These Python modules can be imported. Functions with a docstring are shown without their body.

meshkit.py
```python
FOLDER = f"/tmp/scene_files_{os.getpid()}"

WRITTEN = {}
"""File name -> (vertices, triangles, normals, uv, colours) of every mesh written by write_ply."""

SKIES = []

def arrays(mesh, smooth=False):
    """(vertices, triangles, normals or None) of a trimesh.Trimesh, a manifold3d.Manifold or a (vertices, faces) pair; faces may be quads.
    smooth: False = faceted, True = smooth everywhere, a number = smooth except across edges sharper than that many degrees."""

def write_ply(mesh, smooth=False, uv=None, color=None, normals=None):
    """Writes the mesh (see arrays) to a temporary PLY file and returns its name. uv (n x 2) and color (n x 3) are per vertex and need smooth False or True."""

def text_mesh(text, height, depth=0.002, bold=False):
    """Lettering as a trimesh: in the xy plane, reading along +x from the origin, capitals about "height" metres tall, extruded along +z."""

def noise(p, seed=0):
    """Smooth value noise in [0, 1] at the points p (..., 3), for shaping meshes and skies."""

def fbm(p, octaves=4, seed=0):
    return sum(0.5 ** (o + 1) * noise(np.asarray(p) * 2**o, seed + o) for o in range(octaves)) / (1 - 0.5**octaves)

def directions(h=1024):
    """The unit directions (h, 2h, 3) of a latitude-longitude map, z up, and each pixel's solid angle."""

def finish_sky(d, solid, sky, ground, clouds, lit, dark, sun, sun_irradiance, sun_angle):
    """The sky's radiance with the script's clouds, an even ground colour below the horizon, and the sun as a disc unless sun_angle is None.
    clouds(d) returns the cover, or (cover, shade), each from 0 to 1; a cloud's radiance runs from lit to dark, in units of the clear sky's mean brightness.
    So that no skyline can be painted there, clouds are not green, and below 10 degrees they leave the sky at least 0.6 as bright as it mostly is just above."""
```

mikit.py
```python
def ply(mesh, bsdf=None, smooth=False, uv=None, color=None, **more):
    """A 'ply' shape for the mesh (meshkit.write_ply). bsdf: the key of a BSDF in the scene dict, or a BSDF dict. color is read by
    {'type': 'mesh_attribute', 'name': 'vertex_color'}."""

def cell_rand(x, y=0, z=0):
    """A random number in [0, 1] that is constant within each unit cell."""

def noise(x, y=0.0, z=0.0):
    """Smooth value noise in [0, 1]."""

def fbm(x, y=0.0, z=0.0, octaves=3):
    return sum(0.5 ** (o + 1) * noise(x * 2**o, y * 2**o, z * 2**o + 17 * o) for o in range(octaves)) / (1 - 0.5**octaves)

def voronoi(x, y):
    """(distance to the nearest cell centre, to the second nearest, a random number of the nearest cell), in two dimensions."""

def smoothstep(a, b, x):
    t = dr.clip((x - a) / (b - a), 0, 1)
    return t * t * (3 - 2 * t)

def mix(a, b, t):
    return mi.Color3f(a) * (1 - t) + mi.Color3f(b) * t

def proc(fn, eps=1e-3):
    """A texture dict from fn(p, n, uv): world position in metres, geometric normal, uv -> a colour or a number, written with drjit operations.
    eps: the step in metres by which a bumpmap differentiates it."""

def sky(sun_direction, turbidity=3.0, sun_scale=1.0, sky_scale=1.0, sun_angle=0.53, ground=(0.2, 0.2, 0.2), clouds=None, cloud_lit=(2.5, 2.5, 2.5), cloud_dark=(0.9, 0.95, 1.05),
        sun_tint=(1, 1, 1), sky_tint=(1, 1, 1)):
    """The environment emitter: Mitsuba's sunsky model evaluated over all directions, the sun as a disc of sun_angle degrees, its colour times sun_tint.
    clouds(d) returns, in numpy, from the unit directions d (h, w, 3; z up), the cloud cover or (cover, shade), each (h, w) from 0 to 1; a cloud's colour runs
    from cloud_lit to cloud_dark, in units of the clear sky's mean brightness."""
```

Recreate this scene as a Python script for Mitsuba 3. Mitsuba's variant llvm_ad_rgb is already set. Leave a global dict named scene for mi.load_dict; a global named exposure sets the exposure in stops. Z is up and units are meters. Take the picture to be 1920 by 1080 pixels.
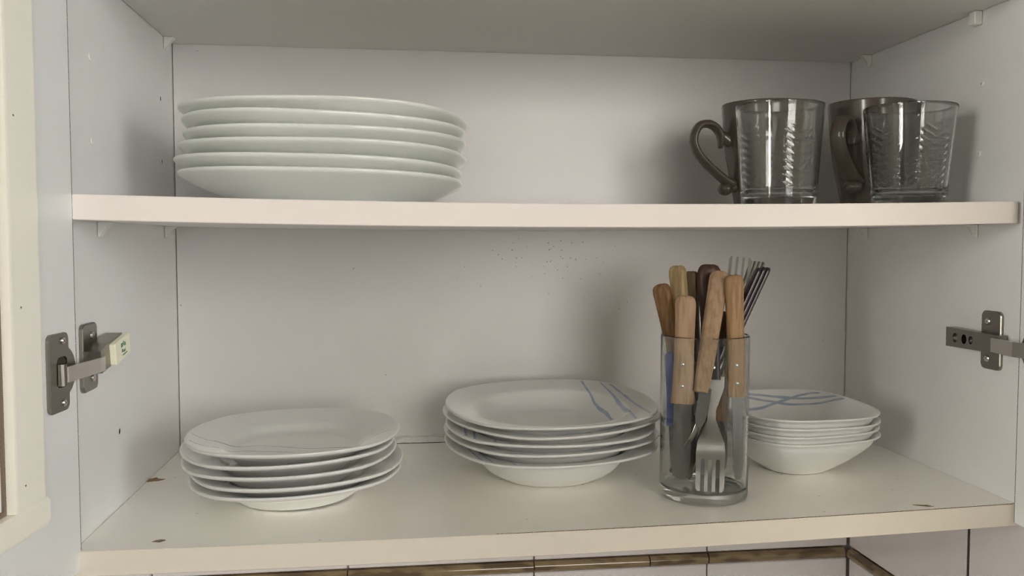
import math, random
import numpy as np
import trimesh
import drjit as dr
import mitsuba as mi
import mikit
from shapely.geometry import Polygon, Point, box as sbox, LineString
from shapely.ops import unary_union
from shapely import affinity

T4 = mi.ScalarTransform4f
scene, labels = {}, {}
random.seed(4)
rng = np.random.default_rng(4)

# ------------------------------------------------------------------ camera, light, exposure
CAM = np.array([0.2381, -0.6804, 0.2253])
YAW, PITCH, FOC = -0.1281, -0.0525, 1631.5
FWD = np.array([-math.sin(YAW) * math.cos(PITCH), math.cos(YAW) * math.cos(PITCH), math.sin(PITCH)])
scene['camera'] = {'type': 'perspective', 'fov_axis': 'x', 'fov': math.degrees(2 * math.atan(960 / FOC)),
                   'near_clip': 0.01, 'far_clip': 50.0,
                   'to_world': T4().look_at(origin=CAM.tolist(), target=(CAM + FWD).tolist(), up=[0, 0, 1])}
exposure = 0.06
WIN1 = dict(x0=0.42, x1=1.38, z0=0.02, z1=1.00, L=(7.7, 7.3, 6.9), bars=0)     # window in the wall behind the photographer
WIN2 = dict(y0=-2.25, y1=-1.10, z0=-0.05, z1=1.00, L=(17.5, 16.7, 15.5), bars=1)    # window in the left wall
WIN3 = dict(y0=-2.20, y1=-1.10, z0=-0.05, z1=1.00, L=(6.8, 6.9, 6.9), bars=1)   # window in the right side wall

# ------------------------------------------------------------------ materials
def principled(c, rough=.4, metallic=0.0, **k):
    col = c if isinstance(c, dict) else {'type': 'rgb', 'value': list(c)}
    return {'type': 'twosided', 'bsdf': {'type': 'principled', 'base_color': col, 'roughness': rough, 'metallic': metallic, **k}}

def blotch(base, amp, sc, tint=(1, 1, 1)):
    def fn(p, n, uv):
        v = mikit.fbm(p.x * sc, p.y * sc, p.z * sc, 3) - .5
        return mi.Color3f(base) * (1 + amp * v)
    return mikit.proc(fn)

def back_fn(p, n, uv):
    # thin dust specks on the lacquer, densest in a patch below the shelf, and grime along the foot of the panel
    v = mikit.fbm(p.x * 9, p.z * 9, 3.1, 3) - .5
    c = mi.Color3f(.645, .628, .615) * (1 + .05 * v)
    d1, d2, rr = mikit.voronoi(p.x * 185, p.z * 225)
    patch = dr.exp(-dr.square((p.x - .40) / .065) - dr.square((p.z - .205) / .024))
    dens = .0018 + .30 * patch
    wob = mikit.noise(p.x * 900, p.z * 900, 1.0)
    on = dr.select(rr < dens, 1.0, 0.0) * mikit.smoothstep(.20, .10, d1 + .16 * (wob - .5) + .08 * mikit.cell_rand(p.x * 40, p.z * 40))
    c = mikit.mix(c, (.24, .23, .22), .8 * on)
    g = mikit.fbm(p.x * 60, p.z * 260, 5.0, 3)
    band = mikit.smoothstep(.018, .004, p.z) * mikit.smoothstep(.20, .235, p.x) * mikit.smoothstep(.34, .29, p.x)
    return mikit.mix(c, (.33, .30, .22), .55 * band * mikit.smoothstep(.46, .62, g))

def base_fn(p, n, uv):
    v = mikit.fbm(p.x * 14, p.y * 14, .7, 3) - .5
    c = mi.Color3f(.88, .855, .79) * (1 + .07 * v)
    d1, d2, rr = mikit.voronoi(p.x * 120, p.y * 120)
    on = dr.select(rr < .012, 1.0, 0.0) * mikit.smoothstep(.2, .1, d1)
    return mikit.mix(c, (.42, .36, .30), .5 * on)

def wood_fn(base, dark, seed):
    def fn(p, n, uv):
        g = mikit.fbm(p.x * 420 + seed * 7.3, p.y * 420, p.z * 34 + seed, 4)
        f = mikit.noise(p.x * 1500 + seed, p.y * 1500, p.z * 90)
        t = mikit.smoothstep(.36, .68, g) * .75 + .25 * f
        return mikit.mix(base, dark, t)
    return mikit.proc(fn)

def lines_fn(polys, base, ink, width, size, power):
    segs = [(a, b) for pl in polys for a, b in zip(pl[:-1], pl[1:])]
    def fn(p, n, uv):
        d = mi.Float(1.0)
        for (ax, ay), (bx, by) in segs:
            ex, ey = bx - ax, by - ay
            t = dr.clip(((uv.x - ax) * ex + (uv.y - ay) * ey) / (ex * ex + ey * ey), 0, 1)
            d = dr.minimum(d, dr.sqrt(dr.square(uv.x - ax - t * ex) + dr.square(uv.y - ay - t * ey)))
        w = width * (.75 + .7 * mikit.noise(uv.x * 90, uv.y * 90, 2.0))
        q = dr.power(dr.power(dr.abs(uv.x) + 1e-5, power) + dr.power(dr.abs(uv.y) + 1e-5, power), 1 / power) / size      # the print stops short of the rim
        return mikit.mix(base, ink, mikit.smoothstep(w, w * .55, d) * mikit.smoothstep(.965, .955, q) * (.65 + .35 * mikit.noise(uv.x * 160, uv.y * 160, 9.0)))
    return mikit.proc(fn)

def catmull(P, n=5):
    P = np.array(P, float); out = []
    Q = np.vstack([2 * P[0] - P[1], P, 2 * P[-1] - P[-2]])
    for i in range(1, len(Q) - 2):
        for t in np.linspace(0, 1, n, endpoint=False):
            a, b, c, d = Q[i - 1], Q[i], Q[i + 1], Q[i + 2]
            out.append(.5 * (2 * b + (c - a) * t + (2 * a - 5 * b + 4 * c - d) * t * t + (3 * b - a - 3 * c + d) * t ** 3))
    out.append(P[-1])
    return np.array(out)

WHITE = (.72, .725, .70)
SOUP_LINES = [[(.110, .024), (.0986, .0146), (.0835, .0016), (.0761, -.0066), (.0734, -.0099), (.0693, -.0143), (.0666, -.0185), (.0633, -.0229), (.0557, -.0339), (.0434, -.0454), (.020, -.064), (-.010, -.080)], [(0.108, -0.001), (0.0981, -0.0101), (0.0807, -0.0264), (0.064, -0.0414), (0.0449, -0.0578), (0.0146, -0.0792), (-0.0229, -0.1011)], [(0.108, -0.011), (0.0998, -0.019), (0.0831, -0.0355), (0.0661, -0.0517), (0.037, -0.0768), (-0.001, -0.1081)]]
DESSERT_LINES = [[(-.0690, .0725), (-.0622, .0667), (-.0605, .0535), (-.0535, .0468), (-.0369, .0462), (-.0300, .0440), (-.0166, .0367), (-.0071, .0220), (.0039, -.0077), (.0211, -.0301), (.0345, -.0490), (.0500, -.0660)],
                 [(-.0800, .0560), (-.0781, .0485), (-.0785, .0317), (-.0715, .0245), (-.0518, .0312), (-.0355, .0300), (-.0257, .0166), (-.0120, -.0100)]]
BOWL_LINES = [[(-0.0227, 0.0666), (-0.0142, 0.0666), (0.0057, 0.0653), (0.0281, 0.0614), (0.0476, 0.0527), (0.0595, 0.0422), (0.067, 0.0311)], [(-0.0236, 0.0647), (-0.0142, 0.064), (0.0005, 0.062), (0.0151, 0.0597), (0.0357, 0.0529), (0.0467, 0.0467), (0.057, 0.0379), (0.0638, 0.0295), (0.0685, 0.0192)], [(-0.0292, 0.0525), (-0.0186, 0.0547), (-0.0045, 0.0565), (0.0087, 0.059), (0.0215, 0.0603), (0.0323, 0.0603), (0.0414, 0.0592), (0.0514, 0.0554), (0.0581, 0.0502)]]

scene['mat_melamine'] = principled(blotch((.70, .705, .70), .03, 8), .38, specular=.5)
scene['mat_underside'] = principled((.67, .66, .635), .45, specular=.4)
scene['mat_back'] = principled(mikit.proc(back_fn), .33, specular=.75)
scene['mat_base'] = principled(mikit.proc(base_fn), .30, specular=.5)
scene['mat_edge_band'] = principled((.87, .805, .755), .42, specular=.4)
scene['mat_edge_band_low'] = principled((.74, .685, .575), .42, specular=.4)
scene['mat_bead'] = principled((.86, .84, .75), .35, specular=.5)
scene['mat_door'] = principled((.72, .735, .73), .30, specular=.5)
scene['mat_pane'] = principled(blotch((.80, .76, .60), .10, 30), .18, specular=.5)
scene['mat_gasket'] = principled((.17, .13, .09), .7)
scene['mat_seam_shade'] = principled((.22, .215, .21), .7)  # dark grey for the shade painted along the door seam
scene['mat_dark'] = principled((.035, .03, .027), .8)
scene['mat_chip'] = principled(blotch((.24, .16, .09), .5, 500), .8)
scene['mat_steel'] = principled((.29, .275, .245), .32, 1.0)
scene['mat_link'] = principled((.82, .77, .72), .40, 1.0)
scene['mat_bright_steel'] = principled((.66, .63, .60), .26, 1.0)
scene['mat_blade'] = principled((.22, .215, .205), .30, 1.0)
scene['mat_brushed'] = principled((.74, .71, .68), .34, 1.0)
scene['mat_white_plastic'] = principled((.74, .74, .71), .35, specular=.5)
scene['mat_cap'] = principled((.80, .79, .62), .45)
scene['mat_green_ink'] = principled((.10, .22, .15), .6)
scene['mat_ceramic'] = principled((.79, .81, .775), .10, specular=.55, clearcoat=.4, clearcoat_gloss=.9)
scene['mat_dessert'] = principled(lines_fn([catmull(p) for p in DESSERT_LINES], WHITE, (.27, .29, .33), .0010, .0970, 1.74), .10, specular=.55)
scene['mat_soup'] = principled(lines_fn([catmull(p) for p in SOUP_LINES], WHITE, (.30, .37, .52), .0015, .1083, 1.68), .10, specular=.55)
scene['mat_bowl'] = principled(lines_fn([catmull(p) for p in BOWL_LINES], WHITE, (.30, .36, .45), .0011, .0717, 3.04), .10, specular=.55)
scene['mat_mug'] = principled(blotch((.092, .074, .062), .15, 60), .16, specular=.55)
scene['mat_glass'] = {'type': 'dielectric', 'int_ior': 1.5, 'ext_ior': 1.0, 'specular_transmittance': {'type': 'rgb', 'value': [.972, .985, .975]}}
scene['mat_wood_pale'] = principled(wood_fn((.46, .31, .20), (.33, .21, .125), 1), .55, specular=.3)
scene['mat_wood_tan'] = principled(wood_fn((.40, .25, .13), (.26, .15, .07), 2), .55, specular=.3)
scene['mat_wood_straw'] = principled(wood_fn((.47, .36, .20), (.30, .20, .09), 3), .55, specular=.3)
scene['mat_wood_brown'] = principled(wood_fn((.30, .17, .08), (.16, .085, .035), 4), .5, specular=.3)
scene['mat_wood_olive'] = principled(wood_fn((.17, .125, .07), (.10, .07, .04), 5), .5, specular=.3)
scene['mat_wood_walnut'] = principled(wood_fn((.095, .045, .028), (.05, .022, .015), 6), .35, specular=.4)
scene['mat_blue_plastic'] = principled((.030, .068, .30), .30, specular=.5)
scene['mat_dark_plastic'] = principled((.026, .016, .020), .28, specular=.5)
scene['mat_tile'] = principled(blotch((.60, .575, .56), .04, 20), .12, specular=.5)
scene['mat_grout'] = principled((.30, .28, .26), .9)
def pencil_fn(p, n, uv):
    v = mikit.fbm(p.x * 34 + p.y * 34, p.z * 160, 1.0, 3)
    return mikit.mix((.20, .15, .078), (.095, .065, .035), mikit.smoothstep(.35, .65, v))
scene['mat_pencil'] = principled(mikit.proc(pencil_fn), .10, specular=.6)
scene['mat_plaster'] = principled((.22, .21, .20), .9)
scene['mat_plaster_warm'] = principled((.30, .27, .235), .9)
scene['mat_floor'] = principled(blotch((.30, .27, .24), .3, 3), .5)
scene['mat_window_frame'] = principled((.82, .82, .80), .4)

# ------------------------------------------------------------------ mesh helpers
def add(key, mesh, bsdf, smooth=False, uv=None, **more):
    scene[key] = mikit.ply(mesh, bsdf, smooth=smooth, uv=uv, **more)
    return key

def numbered(key):
    if key not in scene and not any(k.startswith(key + '__') for k in scene):
        return key
    i = 1
    while f'{key}_{i:03d}' in scene or any(k.startswith(f'{key}_{i:03d}__') for k in scene):
        i += 1
    return f'{key}_{i:03d}'

def part(parent, name, mesh, bsdf, smooth=False, label=None, **more):
    key = numbered(parent + '__' + name)
    add(key, mesh, bsdf, smooth, **more)
    if label:
        labels[key] = {'label': label}
    return key

def tag(key, label, category, group=None):
    labels[key] = {'label': label, 'category': category}
    if group:
        labels[key]['group'] = group

def struct(key, mesh, bsdf, smooth=False, **more):
    add(key, mesh, bsdf, smooth, **more)
    labels[key] = {'kind': 'structure'}

def bx(x0, x1, y0, y1, z0, z1, bevel=0.0):
    if bevel:
        vs = []
        for sx, sy, sz in [(a, b, c) for a in (0, 1) for b in (0, 1) for c in (0, 1)]:
            p = np.array([(x0, x1)[sx], (y0, y1)[sy], (z0, z1)[sz]])
            s = np.array([1 - 2 * sx, 1 - 2 * sy, 1 - 2 * sz])
            for k in range(3):
                q = p + s * bevel
                q[k] = p[k]
                vs.append(q)
        return trimesh.convex.convex_hull(np.array(vs))
    return trimesh.creation.box(bounds=[[x0, y0, z0], [x1, y1, z1]])

def cat(ms):
    return trimesh.util.concatenate(ms)

def frame(o, ex, ey, ez):
    m = np.eye(4)
    m[:3, 0], m[:3, 1], m[:3, 2], m[:3, 3] = ex, ey, ez, o
    return m

def prism(poly, z0, z1, M=None, chamfer=0.0):
    """poly (shapely) in the local xy plane from z0 to z1, the top edge chamfered."""
    if chamfer:
        inner = poly.buffer(-chamfer, join_style='mitre')
        a = np.array(poly.exterior.coords)[:-1]
        m1 = trimesh.creation.extrude_polygon(poly, z1 - chamfer - z0, engine='earcut')
        m1.apply_translation([0, 0, z0])
        pts = [(x, y, z0) for x, y in a] + [(x, y, z1 - chamfer) for x, y in a] + [(x, y, z1) for x, y in np.array(inner.exterior.coords)[:-1]]
        hull = trimesh.convex.convex_hull(np.array(pts))
        m = hull if abs(poly.convex_hull.area - poly.area) < 1e-9 else m1
    else:
        m = trimesh.creation.extrude_polygon(poly, z1 - z0, engine='earcut')
        m.apply_translation([0, 0, z0])
    if M is not None:
        m.apply_transform(M)
    return m

def rrect(x0, x1, y0, y1, r):
    return sbox(x0 + r, y0 + r, x1 - r, y1 - r).buffer(r, quad_segs=5)

def lathe(profile, n=64, center=(0, 0, 0)):
    """closed (r, z) profile turned around z; r = 0 ends become single points"""
    vs, rows = [], []
    th = np.linspace(0, 2 * np.pi, n, endpoint=False)
    for r, z in profile:
        if r < 1e-9:
            rows.append([len(vs)] * n); vs.append((0, 0, z))
        else:
            rows.append(list(range(len(vs), len(vs) + n)))
            vs += [(r * math.cos(t), r * math.sin(t), z) for t in th]
    fs = []
    for a, b in zip(rows[:-1], rows[1:]):
        for i in range(n):
            j = (i + 1) % n
            if a[i] != a[j]: fs.append((a[i], a[j], b[i]))
            if b[i] != b[j]: fs.append((a[j], b[j], b[i]))
    m = trimesh.Trimesh(np.array(vs) + center, fs, process=False)
    if m.volume < 0: m.invert()
    return m

def tube(path, radii, n=14, squash=(1, 1), up=(0, 1, 0)):
    """swept tube with round ends; cross-section half sizes radius*squash along (side, up)"""
    P = np.array(path, float); R = np.array(radii, float)
    Tn = np.gradient(P, axis=0); Tn /= np.linalg.norm(Tn, axis=1)[:, None]
    up = np.array(up, float)
    vs, fs = [], []
    def ring(c, t, r):
        s = np.cross(t, up); s /= np.linalg.norm(s); u = np.cross(s, t)
        a = np.linspace(0, 2 * np.pi, n, endpoint=False)
        return c + r * (np.cos(a)[:, None] * s * squash[0] + np.sin(a)[:, None] * u * squash[1])
    rings = []
    for k in (0.15, .5, .8):
        f = math.sqrt(1 - (1 - k) ** 2)
        rings.append(ring(P[0] - Tn[0] * R[0] * (1 - k), Tn[0], R[0] * f))
    rings += [ring(P[i], Tn[i], R[i]) for i in range(len(P))]
    for k in (.8, .5, .15):
        f = math.sqrt(1 - (1 - k) ** 2)
        rings.append(ring(P[-1] + Tn[-1] * R[-1] * (1 - k), Tn[-1], R[-1] * f))
    V = np.vstack(rings); m = len(rings)
    for i in range(m - 1):
        for j in range(n):
            a, b = i * n + j, i * n + (j + 1) % n
            fs += [(a, b, a + n), (b, b + n, a + n)]
    V = np.vstack([V, rings[0].mean(0), rings[-1].mean(0)])
    for j in range(n):
        fs.append((len(V) - 2, (j + 1) % n, j)); fs.append((len(V) - 1, (m - 1) * n + j, (m - 1) * n + (j + 1) % n))
    t = trimesh.Trimesh(V, fs, process=False)
    if t.volume < 0: t.invert()
    return t

def rot(rz, tx, ty):
    """as used for the plates: tilt about x, then about y, after the turn about z"""
    cz, sz, cx, sx, cy, sy = math.cos(rz), math.sin(rz), math.cos(tx), math.sin(tx), math.cos(ty), math.sin(ty)
    Z = np.array([[cz, -sz, 0], [sz, cz, 0], [0, 0, 1]]); X = np.array([[1, 0, 0], [0, cx, -sx], [0, sx, cx]]); Y = np.array([[cy, 0, sy], [0, 1, 0], [-sy, 0, cy]])
    return Y @ X @ Z

# ------------------------------------------------------------------ the room
XR, YB = 0.784, 0.312                       # faces of the tiles on the right and back walls
ZF, ZC = -1.45, 1.05
struct('floor', bx(-1.9, 1.95, -2.4, .42, ZF - .05, ZF), 'mat_floor')
struct('ceiling', bx(-1.9, 1.95, -2.4, .42, ZC, ZC + .05), 'mat_plaster')
struct('wall_back', bx(-1.9, 1.95, YB + .006, .42, ZF, ZC), 'mat_grout')
struct('wall_right', bx(XR + .006, .92, -.13, YB + .006, ZF, ZC), 'mat_grout')
q = WIN3
struct('wall_side', cat([bx(1.9, 1.95, -2.4, q['y0'], ZF, ZC), bx(1.9, 1.95, q['y1'], YB + .006, ZF, ZC), bx(1.9, 1.95, q['y0'], q['y1'], ZF, q['z0']), bx(1.9, 1.95, q['y0'], q['y1'], q['z1'], ZC)]), 'mat_plaster')
w = WIN1
rear = [bx(-1.9, w['x0'], -2.45, -2.4, ZF, ZC), bx(w['x1'], 1.95, -2.45, -2.4, ZF, ZC), bx(w['x0'], w['x1'], -2.45, -2.4, ZF, w['z0']), bx(w['x0'], w['x1'], -2.45, -2.4, w['z1'], ZC)]
struct('wall_rear', cat(rear), 'mat_plaster')
v = WIN2
left = [bx(-1.95, -1.9, -2.4, v['y0'], ZF, ZC), bx(-1.95, -1.9, v['y1'], .42, ZF, ZC), bx(-1.95, -1.9, v['y0'], v['y1'], ZF, v['z0']), bx(-1.95, -1.9, v['y0'], v['y1'], v['z1'], ZC)]
struct('wall_left', cat(left), 'mat_plaster_warm')
def window(n, o, ex, wd, z0, z1, L, inward, bars):
    """a framed window; its pane glows with the daylight behind it"""
    o, ex, nrm = np.array(o, float), np.array(ex, float), np.array(inward, float)
    M = frame(o, ex, (0, 0, 1), nrm)
    hh = z1 - z0
    outer = sbox(0, 0, wd, hh)
    lights = [sbox(.045, .045, wd - .045, hh - .045)] if not bars else [sbox(.045, .045, wd / 2 - .02, hh - .045), sbox(wd / 2 + .02, .045, wd - .045, hh - .045)]
    fr = outer
    for l in lights: fr = fr.difference(l)
    struct(f'window_{n}', prism(fr, -.03, .012, M), 'mat_window_frame')
    for l in lights:
        x0, y0, x1, y1 = l.bounds
        q = np.array([[x0, y0, -.02], [x1, y0, -.02], [x1, y1, -.02], [x0, y1, -.02]])
        q = (M[:3, :3] @ q.T).T + o
        f = np.array([[0, 1, 2], [0, 2, 3]])
        if np.dot(np.cross(q[1] - q[0], q[2] - q[0]), nrm) < 0: f = f[:, ::-1]
        k = numbered(f'window_{n}__pane')
        scene[k] = mikit.ply(trimesh.Trimesh(q, f, process=False), 'mat_window_frame', emitter={'type': 'area', 'radiance': {'type': 'rgb', 'value': list(L)}})
window(1, (w['x0'], -2.4, w['z0']), (1, 0, 0), w['x1'] - w['x0'], w['z0'], w['z1'], w['L'], (0, 1, 0), w['bars'])
window(3, (1.9, q['y0'], q['z0']), (0, 1, 0), q['y1'] - q['y0'], q['z0'], q['z1'], q['L'], (-1, 0, 0), q['bars'])
window(2, (-1.9, v['y0'], v['z0']), (0, 1, 0), v['y1'] - v['y0'], v['z0'], v['z1'], v['L'], (1, 0, 0), v['bars'])

# tiles: two rows with a brown pencil border between them
ZP0, ZP1 = -.1620, -.1485
cols = [-.4675, -.2525, -.038, .177, .3922, .6035, .783]
def tile_part(holder, m):
    part(holder, 'tile', m, 'mat_tile')
for a, b in zip(cols[:-1], cols[1:]):
    for z0, z1 in ((ZP1, .062), (-.357, ZP0)):
        tile_part('wall_back', bx(a + .0009, b - .0009, YB, YB + .008, z0 + .0008, z1 - .0008, .0012))
rcols = [(.0900, .311), (-.128, .0868)]
for a, b in rcols:
    for z0, z1 in ((ZP1, .062), (-.357, ZP0)) if a > 0 else ((-.357, .062),):
        tile_part('wall_right', bx(XR, XR + .008, a + .0006, b - .0006, z0 + .0008, z1 - .0008, .0012))
part('wall_right', 'joint', bx(XR + .0012, XR + .0055, .0868, .0902, -.356, .061), 'mat_dark', label='dark open joint')
def pencil(holder, a, b, axis):
    zc, r = (ZP0 + ZP1) / 2, (ZP1 - ZP0) / 2 - .0005
    prof = [(r * math.cos(t), r * math.sin(t)) for t in np.linspace(-math.pi / 2, math.pi / 2, 12)]
    poly = Polygon(prof + [(-.006, r), (-.006, -r)])
    if axis == 'x':
        M = frame((a, YB, zc), (0, -1, 0), (0, 0, 1), (1, 0, 0))
    else:
        M = frame((XR, a, zc), (-1, 0, 0), (0, 0, 1), (0, 1, 0))
    part(holder, 'pencil_tile', prism(poly, 0, b - a, M), 'mat_pencil', 40)
pc = [-.4675, -.253, -.038, .1765, .3915, .531, .6035, .7775]
for a, b in zip(pc[:-1], pc[1:]): pencil('wall_back', a + .0007, b - .0007, 'x')
pencil('wall_right', .0905, .3045, 'y')

# ------------------------------------------------------------------ the cabinet
W, D = .764, .292
ZS, TH = .2599, .018                     # upper shelf: nominal top, thickness
ZT = .4353                               # underside of the board above
def front_y(x): return -.018 + .0145 * np.asarray(x) / W
def bow(x): t = np.clip(np.asarray(x, float) / W, 0, 1); return 4 * t * (1 - t)
def shelf_sag(x, y): return .0047 * bow(x) * (1 - .30 * np.clip(np.asarray(y) / D, 0, 1))
def base_sag(x, y): return .0035 * bow(x) * (1 - np.clip(np.asarray(y) / D, 0, 1))

def board(x0, x1, yf, yb, z0, z1, sag, corner=0.0, nx=28):
    """a board whose front edge follows yf(x) and whose height follows sag; the right front corner may be rounded"""
    xs = np.linspace(x0, x1, nx)
    fr = [(x, float(yf(x))) for x in xs]
    if corner:
        fr = [p for p in fr if p[0] < x1 - corner - 1e-6]
        ye = float(yf(x1))
        for t in np.linspace(0, math.pi / 2, 8):
            fr.append((x1 - corner + corner * math.sin(t), ye + corner * (1 - math.cos(t))))
    bk = [(x, yb) for x in xs[::-1]]
    ys = 6
    # grid between the front and the back polylines
    F = np.array(fr); n = len(F)
    B = np.stack([F[:, 0], np.full(n, yb)], 1)
    V, idx = [], {}
    for k in range(2):
        for j in range(ys):
            for i in range(n):
                p = F[i] * (1 - j / (ys - 1)) + B[i] * (j / (ys - 1))
                idx[k, j, i] = len(V)
                V.append((p[0], p[1], (z0, z1)[k] - float(sag(p[0], p[1]))))
    fs = []
    def quad(a, b, c, d): fs.extend([(a, b, c), (a, c, d)])
    for j in range(ys - 1):
        for i in range(n - 1):
            quad(idx[1, j, i], idx[1, j, i + 1], idx[1, j + 1, i + 1], idx[1, j + 1, i])
            quad(idx[0, j, i], idx[0, j + 1, i], idx[0, j + 1, i + 1], idx[0, j, i + 1])
    for i in range(n - 1):
        quad(idx[0, 0, i], idx[0, 0, i + 1], idx[1, 0, i + 1], idx[1, 0, i])
        quad(idx[0, ys - 1, i + 1], idx[0, ys - 1, i], idx[1, ys - 1, i], idx[1, ys - 1, i + 1])
    for j in range(ys - 1):
        quad(idx[0, j, n - 1], idx[0, j + 1, n - 1], idx[1, j + 1, n - 1], idx[1, j, n - 1])
        quad(idx[0, j + 1, 0], idx[0, j, 0], idx[1, j, 0], idx[1, j + 1, 0])
    return trimesh.Trimesh(np.array(V), fs, process=False), F

def band(F, z0, z1, sag, gap, th=.0010, smooth=40):
    """edge strip along the front polyline F, 'gap' metres off the board, its long edges eased"""
    P = np.asarray(F); t = np.gradient(P, axis=0); t /= np.linalg.norm(t, axis=1)[:, None]
    nrm = np.stack([t[:, 1], -t[:, 0]], 1)
    e = .0006
    prof = [(0, z0 + e), (0, z1 - e), (0, z1), (th - e, z1), (th, z1 - e), (th, z0 + e), (th - e, z0), (0, z0)]
    m = len(prof); V, fs = [], []
    for i, (p, n) in enumerate(zip(P, nrm)):
        g = gap(p[0])
        for o, z in prof:
            q = p + n * (g + o)
            V.append((q[0], q[1], z - float(sag(p[0], p[1]))))
    for i in range(len(P) - 1):
        for k in range(m):
            a, b = i * m + k, i * m + (k + 1) % m
            fs += [(a, a + m, b), (b, a + m, b + m)]
    for s, i in ((1, 0), (-1, len(P) - 1)):
        for k in range(1, m - 1):
            f = (i * m, i * m + k, i * m + k + 1)
            fs.append(f if s > 0 else f[::-1])
    mesh = trimesh.Trimesh(np.array(V), fs, process=False)
    if mesh.volume < 0: mesh.invert()
    return mesh

C = 'cabinet'
tag(C, 'white melamine wall cabinet with open doors and two visible shelves', 'cabinet')
def side_panel(x0, x1, yf, holes, inner, lbl):
    m = bx(x0, x1, yf, .300, -.018, .72)
    for y, z, r in holes:
        c = trimesh.creation.cylinder(radius=r, height=.022, sections=20, transform=frame((inner, y, z), (0, 1, 0), (0, 0, 1), (1, 0, 0)))
        m = trimesh.boolean.difference([m, c], engine='manifold')
    part(C, 'side_panel', m, 'mat_melamine', label=lbl)
side_panel(-.018, -.0002, -.018, [(.0401, .3685, .0024), (.0404, .3041, .0024), (.2444, .3697, .0024), (.2457, .3067, .0022), (.0926, .064, .0027)], -.0002, 'left inner side panel with shelf pin holes')
side_panel(W + .0002, W + .018, -.0045, [(.0579, .3692, .0024), (.0595, .3058, .0024)], W + .0002, 'right inner side panel with shelf pin holes')
part(C, 'back_panel', bx(.0008, W - .0008, D, .297, .0006, .70), 'mat_back', label='grey white back panel with a patch of fine specks')
part(C, 'dark_backing', bx(-.0002, W + .0002, .2985, .300, -.018, .72), 'mat_gasket')  # dark sheet added behind the back panel to blacken its edge gaps
part(C, 'top_panel', bx(0, W, -.016, .292, .70, .718), 'mat_melamine')
bot, BF = board(0.0004, W - .0004, lambda x: -.0215 + .0195 * np.asarray(x) / W, D - .0004, -.018, 0, base_sag)
bk_ = part(C, 'bottom_panel', bot, 'mat_base')
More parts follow.
